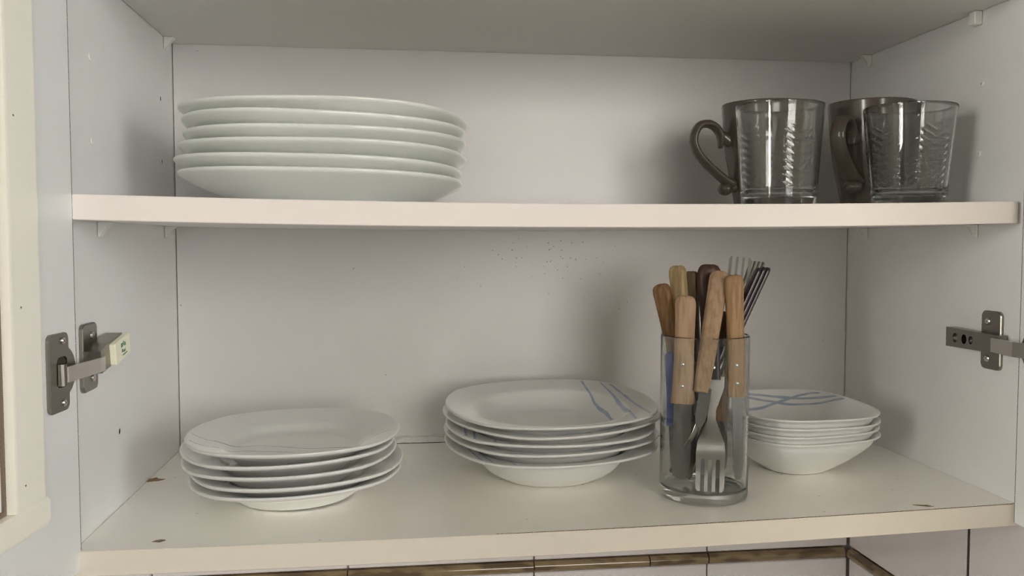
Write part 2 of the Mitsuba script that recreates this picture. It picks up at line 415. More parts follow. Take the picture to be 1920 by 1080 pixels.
add(bk_ + '__edge_band', band(BF, -.0186, .0003, base_sag, lambda x: .0002 + .0009 * min(1, max(0, (x / W - .36) * 6))), 'mat_edge_band_low')
add(bk_ + '__painted_gap_shade', band([p for p in BF if p[0] > .30], -.016, .0004, base_sag, lambda x: -.0003, .0012), 'mat_gasket')  # dark filler added to stand for the shade in the edge band gap
labels[bk_ + '__edge_band'] = {'label': 'cream front edge strip'}
sh, SF = board(.0006, W - .0010, front_y, D - .0012, ZS - TH, ZS, shelf_sag, corner=.016)
sk = part(C, 'shelf', sh, 'mat_melamine', label='slightly sagging shelf across the middle')
add(sk + '__edge_band', band(SF, ZS - TH - .0003, ZS + .0003, shelf_sag, lambda x: .00005), 'mat_edge_band', 30)
labels[sk + '__edge_band'] = {'label': 'pale pinkish cream front edge strip'}
sh2, SF2 = board(.0006, W - .0010, front_y, D - .0010, ZT, ZT + TH, lambda x, y: 0 * np.asarray(x), corner=.016)
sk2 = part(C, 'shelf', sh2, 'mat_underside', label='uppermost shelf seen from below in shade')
add(sk2 + '__edge_band', band(SF2, ZT - .0002, ZT + TH, lambda x, y: 0.0, lambda x: .00005), 'mat_edge_band', 30)

# shelf pins: a wall plate, a ledge under the shelf and two slanting webs
def pin(side, y, ztop, block=False):
    s = 1 if side == 'l' else -1
    x0 = 0.0 if side == 'l' else W
    M = frame((x0, y, ztop), (s, 0, 0), (0, 1, 0), (0, 0, 1))
    ms = []
    if block:
        ms.append(bx(0.0002, .008, -.0045, .0045, -.0125, -.0003, .0008))
    else:
        ms.append(bx(.0002, .0018, -.0035, .0035, -.0125, -.0003, .0004))
        ms.append(bx(.0002, .0105, -.0035, .0035, -.0019, -.0003, .0004))
        web = Polygon([(.0015, -.0018), (.0095, -.0018), (.0018, -.0118), (.0015, -.0118)])
        for yy in (-.0033, .0023):
            ms.append(prism(web, 0, .001, frame((0, yy, 0), (1, 0, 0), (0, 0, 1), (0, 1, 0))))
    m = cat(ms); m.apply_transform(M)
    part(C, 'shelf_pin', m, 'mat_white_plastic')
for y in (.0514, .2508): pin('l', y, ZS - TH)
for y in (.061, .2503): pin('r', y, ZS - TH)
pin('l', .2613, ZT); pin('r', .2505, ZT); pin('r', .0637, ZT, True)
# bushings in the pin holes; added dark discs stand for shade inside bare holes
def bushing(side, y, z, r0, r1):
    s = 1 if side == 'l' else -1
    x0 = -.0002 if side == 'l' else W + .0002
    prof = [(r0, -.006), (r1 * .8, -.006), (r1 * .8, .0), (r1, .0001), (r1, .0006), (r1 * .85, .0011), (r0, .0011), (r0, -.006)]
    m = lathe([(r * .98, q) for r, q in prof], 20)
    m.apply_transform(frame((x0, y, z), (0, 1, 0), (0, 0, 1), (s, 0, 0)))
    part(C, 'bushing', m, 'mat_white_plastic')
for y, z in ((.0401, .3685), (.0404, .3041)): bushing('l', y, z, .0012, .0030)
for y, z in ((.0579, .3692), (.0595, .3058)): bushing('r', y, z, .0014, .0032)
for y, z, r in ((.0926, .064, .0026), (.2444, .3697, .0023), (.2457, .3067, .0021)):
    part(C, 'hole_shade_disc', trimesh.creation.cylinder(radius=r, height=.003, sections=20, transform=frame((-.0022, y, z), (0, 1, 0), (0, 0, 1), (1, 0, 0))), 'mat_dark')
# chipped screw holes in the bottom panel
def chip(x, y, pts, screw=None):
    z = -float(base_sag(x, y))
    poly = Polygon(pts).buffer(.0004)
    m = prism(poly, z - .0008, z + .0002)
    m.apply_translation([x, y, 0])
    k = part(C, 'chipped_hole', m, 'mat_chip', label='brown chipped screw hole')
    if screw:
        s = lathe([(0, -.0006), (.0022, -.0006), (.0022, .0002), (.0016, .0008), (.0007, .0008), (.0006, .0004), (0, .0004)], 18, (x + screw[0], y + screw[1], z))
        add(k + '__screw', s, 'mat_steel', 40)
chip(.0554, -.0030, [(-.0045, -.001), (-.002, .0022), (.003, .0026), (.0045, .0008), (.001, -.0028)], (.0010, .0005))
chip(.0064, .172, [(-.0062, -.007), (.0045, -.004), (.0085, .001), (.001, .0035), (-.001, .008), (-.0062, .003)])
chip(.6851, .0068, [(-.009, .0030), (-.003, .0022), (.002, .0005), (.006, -.0035), (.001, -.0032), (-.004, -.0002)], (.0015, -.0012))

# ---- doors
ZD0, ZD1, DW = -.0145, .715, .384
def door_frame(H, ang, s):
    """hinge edge H on the inner face, opened by ang degrees; s = +1 left door, -1 right door: local x along the door, y up, z out of its inner face"""
    a = math.radians(ang - 90)
    t = np.array([-s * math.sin(a), -math.cos(a), 0]); n = np.array([s * math.cos(a), -math.sin(a), 0])
    return frame((H[0], H[1], 0), t, (0, 0, 1), n)
ML = door_frame((.0052, -.0185), 95, 1)
MR = door_frame((.7590, -.0065), 84.3, -1)
def door(M, lbl):
    op = sbox(.1045, .060, DW - .060, .655)
    k = part(C, 'door', prism(sbox(0, ZD0, DW, ZD1).difference(op), -.019, 0, M), 'mat_door', label=lbl)
    bead = Polygon([(.0600, 0), (.0602, .0028), (.0615, .0055), (.0645, .0074), (.0680, .0082), (.0985, .0082), (.1008, .0072), (.1012, 0)])
    hb = .0365
    def vbar(x0, sgn):
        return prism(affinity.translate(affinity.scale(bead, sgn, 1, origin=(.0600, 0)), x0 - .0600, 0), hb + .0215, .70, M @ frame((0, 0, 0), (1, 0, 0), (0, 0, 1), (0, 1, 0)))
    # local polygons (x, z) swept along the height y
    hbead = Polygon([(hb, 0), (hb + .0003, .0030), (hb + .0025, .0060), (hb + .0065, .0082), (hb + .0190, .0082), (hb + .0213, .0065), (hb + .0213, 0)])
    add(k + '__bead', vbar(.0600, 1), 'mat_bead', 40); labels[k + '__bead'] = {'label': 'cream upright glazing bead'}
    add(k + '__bead_001', vbar(DW - .0560, 1), 'mat_bead', 40)
    m = prism(hbead, .0605, DW - .006, M @ frame((0, 0, 0), (0, 1, 0), (0, 0, 1), (1, 0, 0)))
    add(k + '__bead_002', m, 'mat_bead', 40); labels[k + '__bead_002'] = {'label': 'cream bottom glazing bead with a rounded end'}
    add(k + '__painted_seam_shade', prism(sbox(.0, ZD0, .0009, ZD1), .0, .00012, M), 'mat_seam_shade')  # thin dark strip added as painted shade where door meets side panel
    g = .0028
    gas = [sbox(.1012, .0580, .1012 + g, .66), sbox(.1012 + g, .0580, DW - .06, .0580 + g)]
    add(k + '__gasket', cat([prism(q, -.006, .0015, M) for q in gas]), 'mat_gasket')
    add(k + '__pane', prism(sbox(.1030, .0590, DW - .058, .66), -.010, -.003, M), 'mat_pane')
    labels[k + '__pane'] = {'label': 'yellowish cream panel in the door frame'}
    for i, (x, y) in enumerate(((.0930, .3025), (.0905, .185), (.0910, .0735))):
        nl = lathe([(0, 0), (.0007, 0), (.0007, .0083), (.0004, .0086), (0, .0086)], 10)
        nl.apply_transform(M @ frame((x, y, 0), (1, 0, 0), (0, 1, 0), (0, 0, 1)))
        add(k + ('__nail' if i == 0 else f'__nail_{i:03d}'), nl, 'mat_gasket')
    return k
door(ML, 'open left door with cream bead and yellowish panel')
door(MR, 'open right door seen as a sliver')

# ---- hinges
def screw_head(M, x, y, z, r=.0032):
    m = lathe([(0, 0), (r, 0), (r, .0006), (r * .75, .0014), (r * .34, .0014), (r * .3, .0004), (0, .0004)], 18)
    m.apply_transform(M @ frame((x, y, z), (1, 0, 0), (0, 1, 0), (0, 0, 1)))
    return m
def hinge(side, y0, y1, z0, z1, MD):
    s = 1 if side == 'l' else -1
    x0 = 0 if side == 'l' else W
    M = frame((x0, 0, 0), (0, 1, 0), (0, 0, 1), (s, 0, 0))          # local x = into the cabinet, y = up, z = out of the side panel
    k = numbered(C + '__hinge')
    zc = (z0 + z1) / 2
    ym = (y0 + y1) / 2
    plate = prism(rrect(y0, y1, z0, z1, .005), .0001, .0028, M, chamfer=.0008)
    add(k + '__mounting_plate', plate, 'mat_steel', 25)
    for i, zz in enumerate((z0 + .0095, z1 - .0095)):
        add(k + ('__screw' if i == 0 else f'__screw_{i:03d}'), screw_head(M, ym + .004, zz, .0026), 'mat_bright_steel', 35)
    return k, M, zc
# left: plate on the side panel, arm with cream end cap, bright link, cup plate on the door
k, M, zc = hinge('l', .0025, .0340, .1115, .1635, ML)
labels[k + '__mounting_plate'] = {'label': 'rounded steel plate screwed to the left side panel'}
tilt = math.radians(9)
MA = M @ frame((.004, zc - .0025, .0026), (math.cos(tilt), math.sin(tilt), 0), (-math.sin(tilt), math.cos(tilt), 0), (0, 0, 1))
arm = prism(Polygon([(0, -.0085), (.052, -.0095), (.052, .0095), (.018, .0105), (0, .0085)]), 0, .0125, MA)
add(k + '__arm', arm, 'mat_steel')
cap = prism(rrect(.0195, .0560, -.0085, .0085, .0015), .0126, .0170, MA, chamfer=.0006)
add(k + '__end_cap', cap, 'mat_cap', 25); labels[k + '__end_cap'] = {'label': 'cream plastic end cap with green print'}
ink = []
for (a, b, y, h) in ((.033, .0375, .0020, .0032), (.0385, .0405, .0024, .0036), (.0415, .0445, .0014, .0030), (.0340, .0370, -.0022, .0026), (.0378, .0430, -.0030, .0020), (.0355, .0470, -.0052, .0010)):
    ink.append(prism(sbox(a, y, b, y + h), .01702, .01712, MA))
add(k + '__print', cat(ink), 'mat_green_ink'); labels[k + '__print'] = {'label': 'small smudged green print'}
cup_c = (.0235, .1352)
hole = rrect(.0185, .0335, .1245, .1460, .004)
pl = unary_union([rrect(.0160, .0450, .1080, .1625, .005), Point(cup_c).buffer(.0176, quad_segs=12)]).difference(hole)
add(k + '__cup_plate', prism(pl, .0001, .0020, ML), 'mat_steel'); labels[k + '__cup_plate'] = {'label': 'steel cup flange screwed to the left door'}
rim = prism(rrect(.0416, .0450, .1085, .1620, .0012), .0021, .0030, ML)
add(k + '__flange_edge', rim, 'mat_steel')
add(k + '__cup', prism(hole.buffer(.0012), .0002, .0006, ML), 'mat_dark')
for i, zz in enumerate((.1135, .1570)):
    add(k + f'__screw_{i + 2:03d}', screw_head(ML, .0245, zz, .0019, .0026), 'mat_bright_steel', 35)
# link: strip from the cup to the arm, standing clear of the door edge
pa = (ML @ np.array([.0285, .1338, .0050, 1]))[:3]; pa2 = (ML @ np.array([.0200, .1340, .0118, 1]))[:3]
pb = np.array([.0130, .0060, .1335]); pb2 = np.array([.0130, .0180, .1335])
pa = (ML @ np.array([.0288, .1338, .0070, 1]))[:3]; pb = np.array([.0150, .0010, .1335]); pb2 = np.array([.0145, .0130, .1335])
path = np.vstack([np.linspace(pa, pb, 5), pb2])
brl = trimesh.creation.cylinder(radius=.0034, height=.0150, sections=20); brl.apply_transform(ML @ frame((.0300, .1338, .0036), (1, 0, 0), (0, 0, 1), (0, 1, 0)))
add(k + '__barrel', brl, 'mat_steel', 40)
def strip(path, h, th):
    P = np.array(path); t = np.gradient(P, axis=0); t[:, 2] = 0; t /= np.linalg.norm(t, axis=1)[:, None]
    n = np.stack([t[:, 1], -t[:, 0], 0 * t[:, 0]], 1)
    V, fs = [], []
    for p, q in zip(P, n):
        for a, b in ((-1, -1), (1, -1), (1, 1), (-1, 1)): V.append(p + q * a * th / 2 + np.array([0, 0, b * h / 2]))
    for i in range(len(P) - 1):
        for kx in range(4):
            a, b = i * 4 + kx, i * 4 + (kx + 1) % 4
            fs += [(a, b, a + 4), (b, b + 4, a + 4)]
    e = (len(P) - 1) * 4
    fs += [(0, 2, 1), (0, 3, 2), (e, e + 1, e + 2), (e, e + 2, e + 3)]
    m = trimesh.Trimesh(np.array(V), fs, process=False)
    if m.volume < 0: m.invert()
    return m
add(k + '__link', strip(path, .0108, .0016), 'mat_link'); labels[k + '__link'] = {'label': 'bright steel link strip'}
# right: plate, long flat arm with screw and slots, link running out to the right door
k, M, zc = hinge('r', .0200, .0462, .1115, .1640, MR)
labels[k + '__mounting_plate'] = {'label': 'rounded steel plate screwed to the right side panel'}
tl = math.radians(-3)
MA = M @ frame((.0, zc - .0015, .0029), (1, 0, 0), (0, 1, 0), (0, 0, 1))
ap = Polygon([(.0120, -.0080), (.0840, -.0090), (.0840, .0090), (.0120, .0080)])
for cx, r in ((.0705, .0036), (.0575, .0036), (.0480, .0030)):
    ap = ap.difference(affinity.scale(Point(cx, 0).buffer(r, quad_segs=6), 1, 1.25))
add(k + '__arm', prism(ap, 0, .0085, MA), 'mat_steel')
add(k + '__slot_floor', prism(sbox(.0440, -.006, .0760, .006), .0002, .0012, MA), 'mat_dark')
add(k + '__screw_002', screw_head(MA, .0705, 0, .0030, .0031), 'mat_bright_steel', 35)
add(k + '__screw_003', screw_head(MA, .0480, 0, .0030, .0026), 'mat_bright_steel', 35)
path = [np.array([W - .0108, .0205, zc - .002]), np.array([W - .0125, .0180, zc - .002]), np.array([W - .0150, .0020, zc - .002]), np.array([W - .0180, -.016, zc - .002]), (MR @ np.array([.030, zc - .002, .004, 1]))[:3]]
add(k + '__link', strip(path, .0125, .0018), 'mat_bright_steel'); labels[k + '__link'] = {'label': 'bright steel link strip'}
plr = unary_union([rrect(.0160, .0450, .1080, .1625, .005), Point(cup_c).buffer(.0176, quad_segs=12)])
add(k + '__cup_plate', prism(plr, .0001, .0020, MR), 'mat_steel')

# ------------------------------------------------------------------ plates and bowls
def plate_mesh(a, n_rim, prof, nt=128):
    """closed plate: prof = [(s, z)] from the underside's centre out to the rim and back over the top; outline a superellipse that is round in the middle"""
    P = []
    for (s0, z0), (s1, z1) in zip(prof[:-1], prof[1:]):
        k = max(1, int(math.ceil(math.hypot((s1 - s0) * a, z1 - z0) / .006)))
        for i in range(k): P.append((s0 + (s1 - s0) * i / k, z0 + (z1 - z0) * i / k))
    P.append(prof[-1])
    th = np.linspace(0, 2 * np.pi, nt, endpoint=False)
    c, s_ = np.abs(np.cos(th)) + 1e-9, np.abs(np.sin(th)) + 1e-9
    V, rows = [], []
    for s, z in P:
        if s < 1e-9:
            rows.append([len(V)] * nt); V.append((0, 0, z)); continue
        n = 2 + (n_rim - 2) * min(1, s) ** 2
        r = s * a / (c ** n + s_ ** n) ** (1 / n)
        rows.append(list(range(len(V), len(V) + nt)))
        V += list(zip(r * np.cos(th), r * np.sin(th), [z] * nt))
    fs = []
    for A, B in zip(rows[:-1], rows[1:]):
        for i in range(nt):
            j = (i + 1) % nt
            if A[i] != A[j]: fs.append((A[i], A[j], B[i]))
            if B[i] != B[j]: fs.append((A[j], B[j], B[i]))
    m = trimesh.Trimesh(np.array(V), fs, process=False)
    if m.volume < 0: m.invert()
    k = max(range(len(P)), key=lambda i: P[i][0])
    m.metadata['under'] = rows[k][0]
    return m

def rounded(prof, it=2):
    """Chaikin corner cutting, ends kept"""
    P = np.array(prof, float)
    for _ in range(it):
        Q = [P[0]]
        for a, b in zip(P[:-1], P[1:]): Q += [a * .75 + b * .25, a * .25 + b * .75]
        Q.append(P[-1]); P = np.array(Q)
    return [tuple(q) for q in P]

H_DINNER, H_DESSERT, H_SOUP, H_BOWL = .0248, .0240, .0348, .0406
DINNER = rounded([(0, .0046), (.54, .0046), (.56, .0), (.61, .0), (.64, .0018), (.86, .0120), (.985, .0206), (1.002, .0232), (.996, .0254), (.96, .0250), (.82, .0160), (.72, .0112), (.66, .0101), (0, .0100)])
DESSERT = rounded([(0, .0044), (.46, .0044), (.48, .0), (.52, .0), (.54, .0014), (.62, .0070), (.71, .0122), (.79, .0152), (.975, .0206), (1.002, .0226), (1.0, .0243), (.97, .0244), (.78, .0190), (.69, .0156), (.62, .0106), (.56, .0079), (.50, .0071), (0, .0069)])
SOUP = rounded([(0, .0044), (.39, .0044), (.41, 0), (.46, 0), (.49, .0018), (.575, .0066), (.635, .0125), (.685, .0208), (.735, .0272), (.98, .0322), (1.002, .0338), (1.0, .0354), (.97, .0355), (.75, .0312), (.71, .0286), (.655, .0202), (.58, .0116), (.48, .0082), (.34, .0072), (0, .0070)])
BOWL = rounded([(0, .0042), (.36, .0042), (.38, 0), (.44, 0), (.465, .0018), (.54, .0050), (.65, .0112), (.76, .0184), (.86, .0258), (.925, .0320), (.945, .0368), (.985, .0384), (1.003, .0398), (1.0, .0412), (.970, .0408), (.90, .0336), (.76, .0214), (.62, .0124), (.50, .0076), (.42, .0066), (0, .0062)])

def stack(name, mesh, bsdf, h, poses, lbls, category, group, uvscale=True):
    uv = mesh.vertices[:, :2].copy()
    uv[:mesh.metadata['under']] += 10.0                         # the print lies on the upper side only
    for pose, lb in zip(poses, lbls):
        x, y, z, rz, tx, ty = pose
        R = rot(rz, tx, ty)
        m = mesh.copy()
        v = mesh.vertices.copy(); v[:, 2] -= h
        m.vertices = v @ R.T + np.array([x, y, z])
        key = numbered(name)
        add(key, m, bsdf, True, uv=uv if uvscale else None)
        tag(key, lb, category, group)
ORD = ['topmost', 'second from the top', 'third from the top', 'fourth from the top', 'fifth from the top', 'bottom']
UP_POSES = [(0.1757, 0.1468, 0.3388, -0.2303, -0.0097, 0.0199), (0.1719, 0.1464, 0.3282, 0.1152, -0.0069, 0.0224), (0.1754, 0.1476, 0.3171, -0.0252, -0.007, 0.0123), (0.175, 0.1455, 0.3063, -0.2029, -0.008, 0.019), (0.1707, 0.1467, 0.2939, -0.1756, -0.0075, 0.025), (0.1724, 0.1469, 0.2832, -0.12, -0.0077, 0.02)]
BL_POSES = [(0.1448, 0.1049, 0.0593, 0.8296, 0.0106, -0.0064), (0.1395, 0.1076, 0.0501, 2.5501, 0.0143, -0.0155), (0.1417, 0.1076, 0.0412, 2.3213, 0.0162, -0.0213), (0.1476, 0.108, 0.0323, 2.4768, 0.0191, -0.0227), (0.1455, 0.1086, 0.0246, 2.475, 0.0169, -0.0223)]
SO_POSES = [(0.3831, 0.1541, 0.0696, 0.8954, 0.047, -0.0113), (0.3834, 0.155, 0.0608, 5.8971, 0.0388, -0.0106), (0.3827, 0.1543, 0.0526, 3.8898, 0.0365, -0.0094), (0.3823, 0.1549, 0.0438, 5.713, 0.028, -0.009), (0.3823, 0.1533, 0.0341, 4.0917, 0.0269, -0.0093)]
BO_POSES = [(0.6294, 0.1428, 0.0634, 0.0735, 0.0338, 0.0032), (0.6301, 0.1425, 0.0553, 0.0818, 0.0318, -0.0002), (0.629, 0.1429, 0.048, 0.1326, 0.0305, -0.0089), (0.6305, 0.1437, 0.0406, 0.1409, 0.0304, -0.0064)]
if 1:
    stack('dinner_plate', plate_mesh(.1246, 2.63, DINNER), 'mat_ceramic', H_DINNER, UP_POSES,
          [f'plain white dinner plate, {o} of the upper shelf stack of six' for o in ORD], 'plate', 'white dinner plates stacked on the upper shelf', False)
    o5 = ORD[:4] + ['bottom']
    stack('dessert_plate', plate_mesh(.0970, 1.74, DESSERT), 'mat_dessert', H_DESSERT, BL_POSES,
          [f'white plate with thin grey lines, {o} of the lower left stack' for o in o5], 'plate', 'white line-decorated plates stacked at lower left')
    stack('soup_plate', plate_mesh(.1083, 1.68, SOUP), 'mat_soup', H_SOUP, SO_POSES,
          [f'white soup plate, {o} of the stack left of the cutlery jar' for o in o5], 'soup plate', 'white soup plates stacked in the middle of the lower shelf')
    o4 = ORD[:3] + ['bottom']
    stack('bowl', plate_mesh(.0717, 3.04, BOWL), 'mat_bowl', H_BOWL, BO_POSES,
          [f'small white bowl, {o} of the stack right of the cutlery jar' for o in o4], 'bowl', 'small white bowls stacked at lower right')

# ------------------------------------------------------------------ mugs and glasses on the upper shelf
def mug(cx, cy, rz, h, lbl):
    z0 = ZS - float(shelf_sag(cx + .028, cy)) + .0001
    key = numbered('mug')
    tag(key, lbl, 'mug', 'dark taupe mugs on the upper shelf')
    k = h / .105
    prof = [(0, .003), (.022, .003), (.0235, 0), (.0272, 0), (.0282, .0015), (.0300, .012), (.0338, .030), (.0378, .052), (.0405, .075), (.0420, .095), (.0427, .1035), (.0421, .105), (.0412, .1042),
            (.0400, .092), (.0380, .072), (.0348, .050), (.0310, .030), (.0270, .012), (.0200, .0075), (0, .007)]
    m = lathe([(r, z * k) for r, z in prof], 96, (cx, cy, z0))
    add(key + '__body', m, 'mat_mug', 45)
    P = np.array([(-.0475, .0628), (-.0470, .0690), (-.0485, .0755), (-.0530, .0812), (-.0606, .0846), (-.0690, .0830), (-.0742, .0762), (-.0759, .0669), (-.0718, .0562), (-.0623, .0455), (-.0520, .0368), (-.0430, .0300), (-.0360, .0262)])
    P = catmull(P, 4)
    path = np.stack([P[:, 0], 0 * P[:, 0], P[:, 1]], 1)
    rad = np.interp(np.linspace(0, 1, len(P)), [0, .12, .3, .6, .85, 1], [.0024, .0036, .0042, .0040, .0044, .0050])
    hd = tube(path, rad, 18, (.95, 1.9), (0, 1, 0))
    neck = tube(catmull(np.array([(-.0475, 0, .0745), (-.0440, 0, .0720), (-.0385, 0, .0680)]), 4), np.linspace(.0045, .0062, 9), 14)
    ball = trimesh.creation.icosphere(3); ball.vertices = ball.vertices * [.0068, .0098, .0064] + [-.0420, 0, .0205]
    foot = tube(np.array([(-.0420, 0, .0215), (-.0350, 0, .0225), (-.0305, 0, .0235)]), np.array([.0052, .0056, .0060]), 14)
    hm = cat([hd, neck, ball, foot])
    c, s = math.cos(rz), math.sin(rz)
    hm.apply_transform(frame((cx, cy, z0), (c, s, 0), (-s, c, 0), (0, 0, 1)))
    add(key + '__handle', hm, 'mat_mug', 60)
mug(.6020, .160, math.radians(4), .105, 'dark taupe mug with its scrolled handle pointing left, behind the left glass')
mug(.7160, .160, math.radians(37), .1065, 'dark taupe mug with its handle turned to the front, behind the right glass')

def cut_glass(cx, cy, rz, rt, rb, h, lbl, amp):
    """tumbler with a thick foot and columns of cut chevrons"""
    z0 = ZS - float(shelf_sag(cx, cy))
    nt, t = 192, .0022
    prof = [(0, .0016), (rb * .80, .0016), (rb * .90, 0), (rb * .985, .0006), (rb, .0022)]
    for q in np.linspace(.05, .985, 90): prof.append((rb + (rt - rb) * q, h * q))
    prof += [(rt - .0002, h - .0004), (rt - .0010, h), (rt - t + .0003, h - .0006)]
    for q in np.linspace(.96, .16, 24): prof.append((rb + (rt - rb) * q - t, h * q))
    prof += [(rb * .90, h * .115), (rb * .75, h * .098), (rb * .4, h * .094), (0, h * .094)]
    m = lathe(prof, nt)
    V = m.vertices
    ang = np.arctan2(V[:, 1], V[:, 0]); r = np.hypot(V[:, 0], V[:, 1]); zf = V[:, 2] / h
    rout = rb + (rt - rb) * zf
    outer = (r > rout - .0006) & (zf > .17) & (zf < .80)
    band_ = (ang / (2 * np.pi) * 5) % 1.0                       # five chevron columns
    u = np.abs(band_ - .5) * 2                                  # 0 at a column's middle
    groove = np.maximum(0, np.cos((zf * 14 - u * 2.2) * 2 * np.pi)) ** 3
    fade = np.clip((.60 - u) / .12, 0, 1) * np.clip((zf - .17) / .05, 0, 1) * np.clip((.80 - zf) / .10, 0, 1)
    dr_ = np.where(outer, -amp * groove * fade, 0)
    V = V.copy(); V[:, 0] += dr_ * np.cos(ang); V[:, 1] += dr_ * np.sin(ang)
    c, s = math.cos(rz), math.sin(rz)
    m.vertices = V @ np.array([[c, -s, 0], [s, c, 0], [0, 0, 1]]).T + np.array([cx, cy, z0 + .0007])
    key = numbered('drinking_glass')
    add(key, m, 'mat_glass', 50)
    tag(key, lbl, 'glass', 'clear cut glass tumblers on the upper shelf')
cut_glass(.5745, .065, math.radians(20), .0384, .0322, .0896, 'clear glass tumbler at the shelf front, before the mug whose handle points left', .0005)
cut_glass(.6990, .065, math.radians(-50), .0400, .0312, .0885, 'clear glass tumbler with cut chevrons, nearest the right side panel', .0011)

# ------------------------------------------------------------------ cutlery jar
JX, JY, JR, JH = .5085, .0665, .0390, .1450
jz = -float(base_sag(JX, JY)) + .0006
jar = lathe([(0, .0008), (JR * .86, .0008), (JR * .93, 0), (JR * .985, .0012), (JR, .004), (JR, .03), (JR, .07), (JR, .11), (JR, JH - .0012), (JR - .0004, JH - .0003), (JR - .0011, JH), (JR - .0018, JH - .0004), (JR - .0021, JH - .0014),
             (JR - .0021, .11), (JR - .0021, .06), (JR - .0023, .0125), (JR - .004, .0092), (JR - .008, .0080), (0, .0078)], 128, (JX, JY, jz))
add('cutlery_jar', jar, 'mat_glass', 45)
tag('cutlery_jar', 'clear cylindrical glass jar holding the cutlery on the lower shelf', 'jar')
JB = jz + .0082                                               # where cutlery tips stand

def axes(A, B, roll):
    """frame of a piece whose axis runs from A (top) to B (bottom): x across, y depth, z down the axis; roll in degrees from facing the camera"""
    A, B = np.array(A, float), np.array(B, float)
    z = (B - A) / np.linalg.norm(B - A)
    v = CAM - A; v -= z * (v @ z); v /= np.linalg.norm(v)
    x = np.cross(v, z); x /= np.linalg.norm(x)
    r = math.radians(roll)
    x2 = x * math.cos(r) + v * math.sin(r); y2 = np.cross(z, x2)
    return frame(A, x2, y2, z), float(np.linalg.norm(B - A))

def grip(M, st, n=4.0, nt=28):
    """handle from stations (s, half width, half depth): superelliptic sections, closed ends"""
    th = np.linspace(0, 2 * np.pi, nt, endpoint=False)
    c, s = np.cos(th), np.sin(th)
    ux, uy = np.sign(c) * np.abs(c) ** (2 / n), np.sign(s) * np.abs(s) ** (2 / n)
    if n >= 5:                                               # a rectangle with planed corners
        q = np.array([(1, -.45), (1, .45), (.58, 1), (-.58, 1), (-1, .45), (-1, -.45), (-.58, -1), (.58, -1)], float)
        q = np.concatenate([np.linspace(q[i], q[(i + 1) % 8], 4, endpoint=False) for i in range(8)])
        ux, uy = q.T; nt = len(ux)
    V, fs = [], []
    for q, a, b in st: V += list(zip(ux * a, uy * b, [q] * nt))
    for i in range(len(st) - 1):
        for j in range(nt):
            a, b = i * nt + j, i * nt + (j + 1) % nt
            fs += [(a, b, a + nt), (b, b + nt, a + nt)]
    V += [(0, 0, st[0][0]), (0, 0, st[-1][0])]
    e = (len(st) - 1) * nt
    for j in range(nt):
        fs += [(len(V) - 2, (j + 1) % nt, j), (len(V) - 1, e + j, e + (j + 1) % nt)]
    m = trimesh.Trimesh(np.array(V), fs, process=False)
    if m.volume < 0: m.invert()
    m.apply_transform(M)
    return m

def handle_stations(L, w, d, flare=.0, taper=0.0):
    """rounded top, slightly waisted, flared towards the blade"""
    st = []
    for q in (0.0, .02, .05, .09, .14):
        f = math.sqrt(max(0, 1 - (1 - q / .14) ** 2))
        st.append((q * w * 3.2, w / 2 * (.45 + .55 * f), d / 2 * (.55 + .45 * f)))
    s0 = st[-1][0]
    for q in np.linspace(.12, 1, 9):
        k = 1 - .08 * math.sin(q * math.pi) + flare * q ** 4 - taper * min(1, max(0, (q - .12) * 2.2))
        st.append((s0 + (L - s0) * q, w / 2 * k, d / 2))
    return st

def flat(poly, th, M, bend=None, size=.004):
    m = trimesh.creation.extrude_polygon(poly, th, engine='earcut')
    v, f = trimesh.remesh.subdivide_to_size(m.vertices, m.faces, size) if bend else (m.vertices, m.faces)
    v = np.array(v); v[:, 2] -= th / 2
    # polygon x -> across, y -> along the axis, thickness -> depth
    P = np.stack([v[:, 0], v[:, 2], v[:, 1]], 1)
    if bend: P[:, 1] += bend(P[:, 2])
    m = trimesh.Trimesh(P, f, process=True)
    if m.volume < 0: m.invert()
    m.apply_transform(M)
    return m

def reach(A, B, zb):
    """distance along the axis from A to the height zb"""
    A, B = np.array(A), np.array(B)
    return np.linalg.norm(B - A) * (A[2] - zb) / (A[2] - B[2])

def knife(name, A, B, w, d, roll, mat, lbl, blade_w=.0125, flare=.12, rivets=(), blade_to=None, cat_='knife', group='wooden handled knives in the jar', blade_off=0.0, n=4.0, taper=0.0):
    M, L = axes(A, B, roll)
    key = numbered(name); tag(key, lbl, cat_, group)
    add(key + '__handle', grip(M, handle_stations(L, w, d, flare, taper), n), mat, 32)
    e = reach(A, B, blade_to if blade_to else JB + .001)
    bw = blade_w
    o = blade_off
    poly = Polygon([(o - bw / 2, L - .004), (o + bw / 2, L - .004), (o + bw / 2, e - .016), (o + bw * .38, e - .006), (o + bw * .10, e), (o - bw * .30, e - .001), (o - bw / 2, e - .010)])
    add(key + '__blade', flat(poly, .0014, M), 'mat_blade')
    for i, s in enumerate(rivets):
        rv = lathe([(0, 0), (.0017, 0), (.0017, .0004), (.0011, .0008), (0, .0009)], 14)
        rv.apply_transform(M @ frame((-.001, d / 2 - .0002, s), (1, 0, 0), (0, 0, 1), (0, 1, 0)))
        add(key + ('__rivet' if i == 0 else f'__rivet_{i:03d}'), rv, 'mat_bright_steel', 40)
    return key

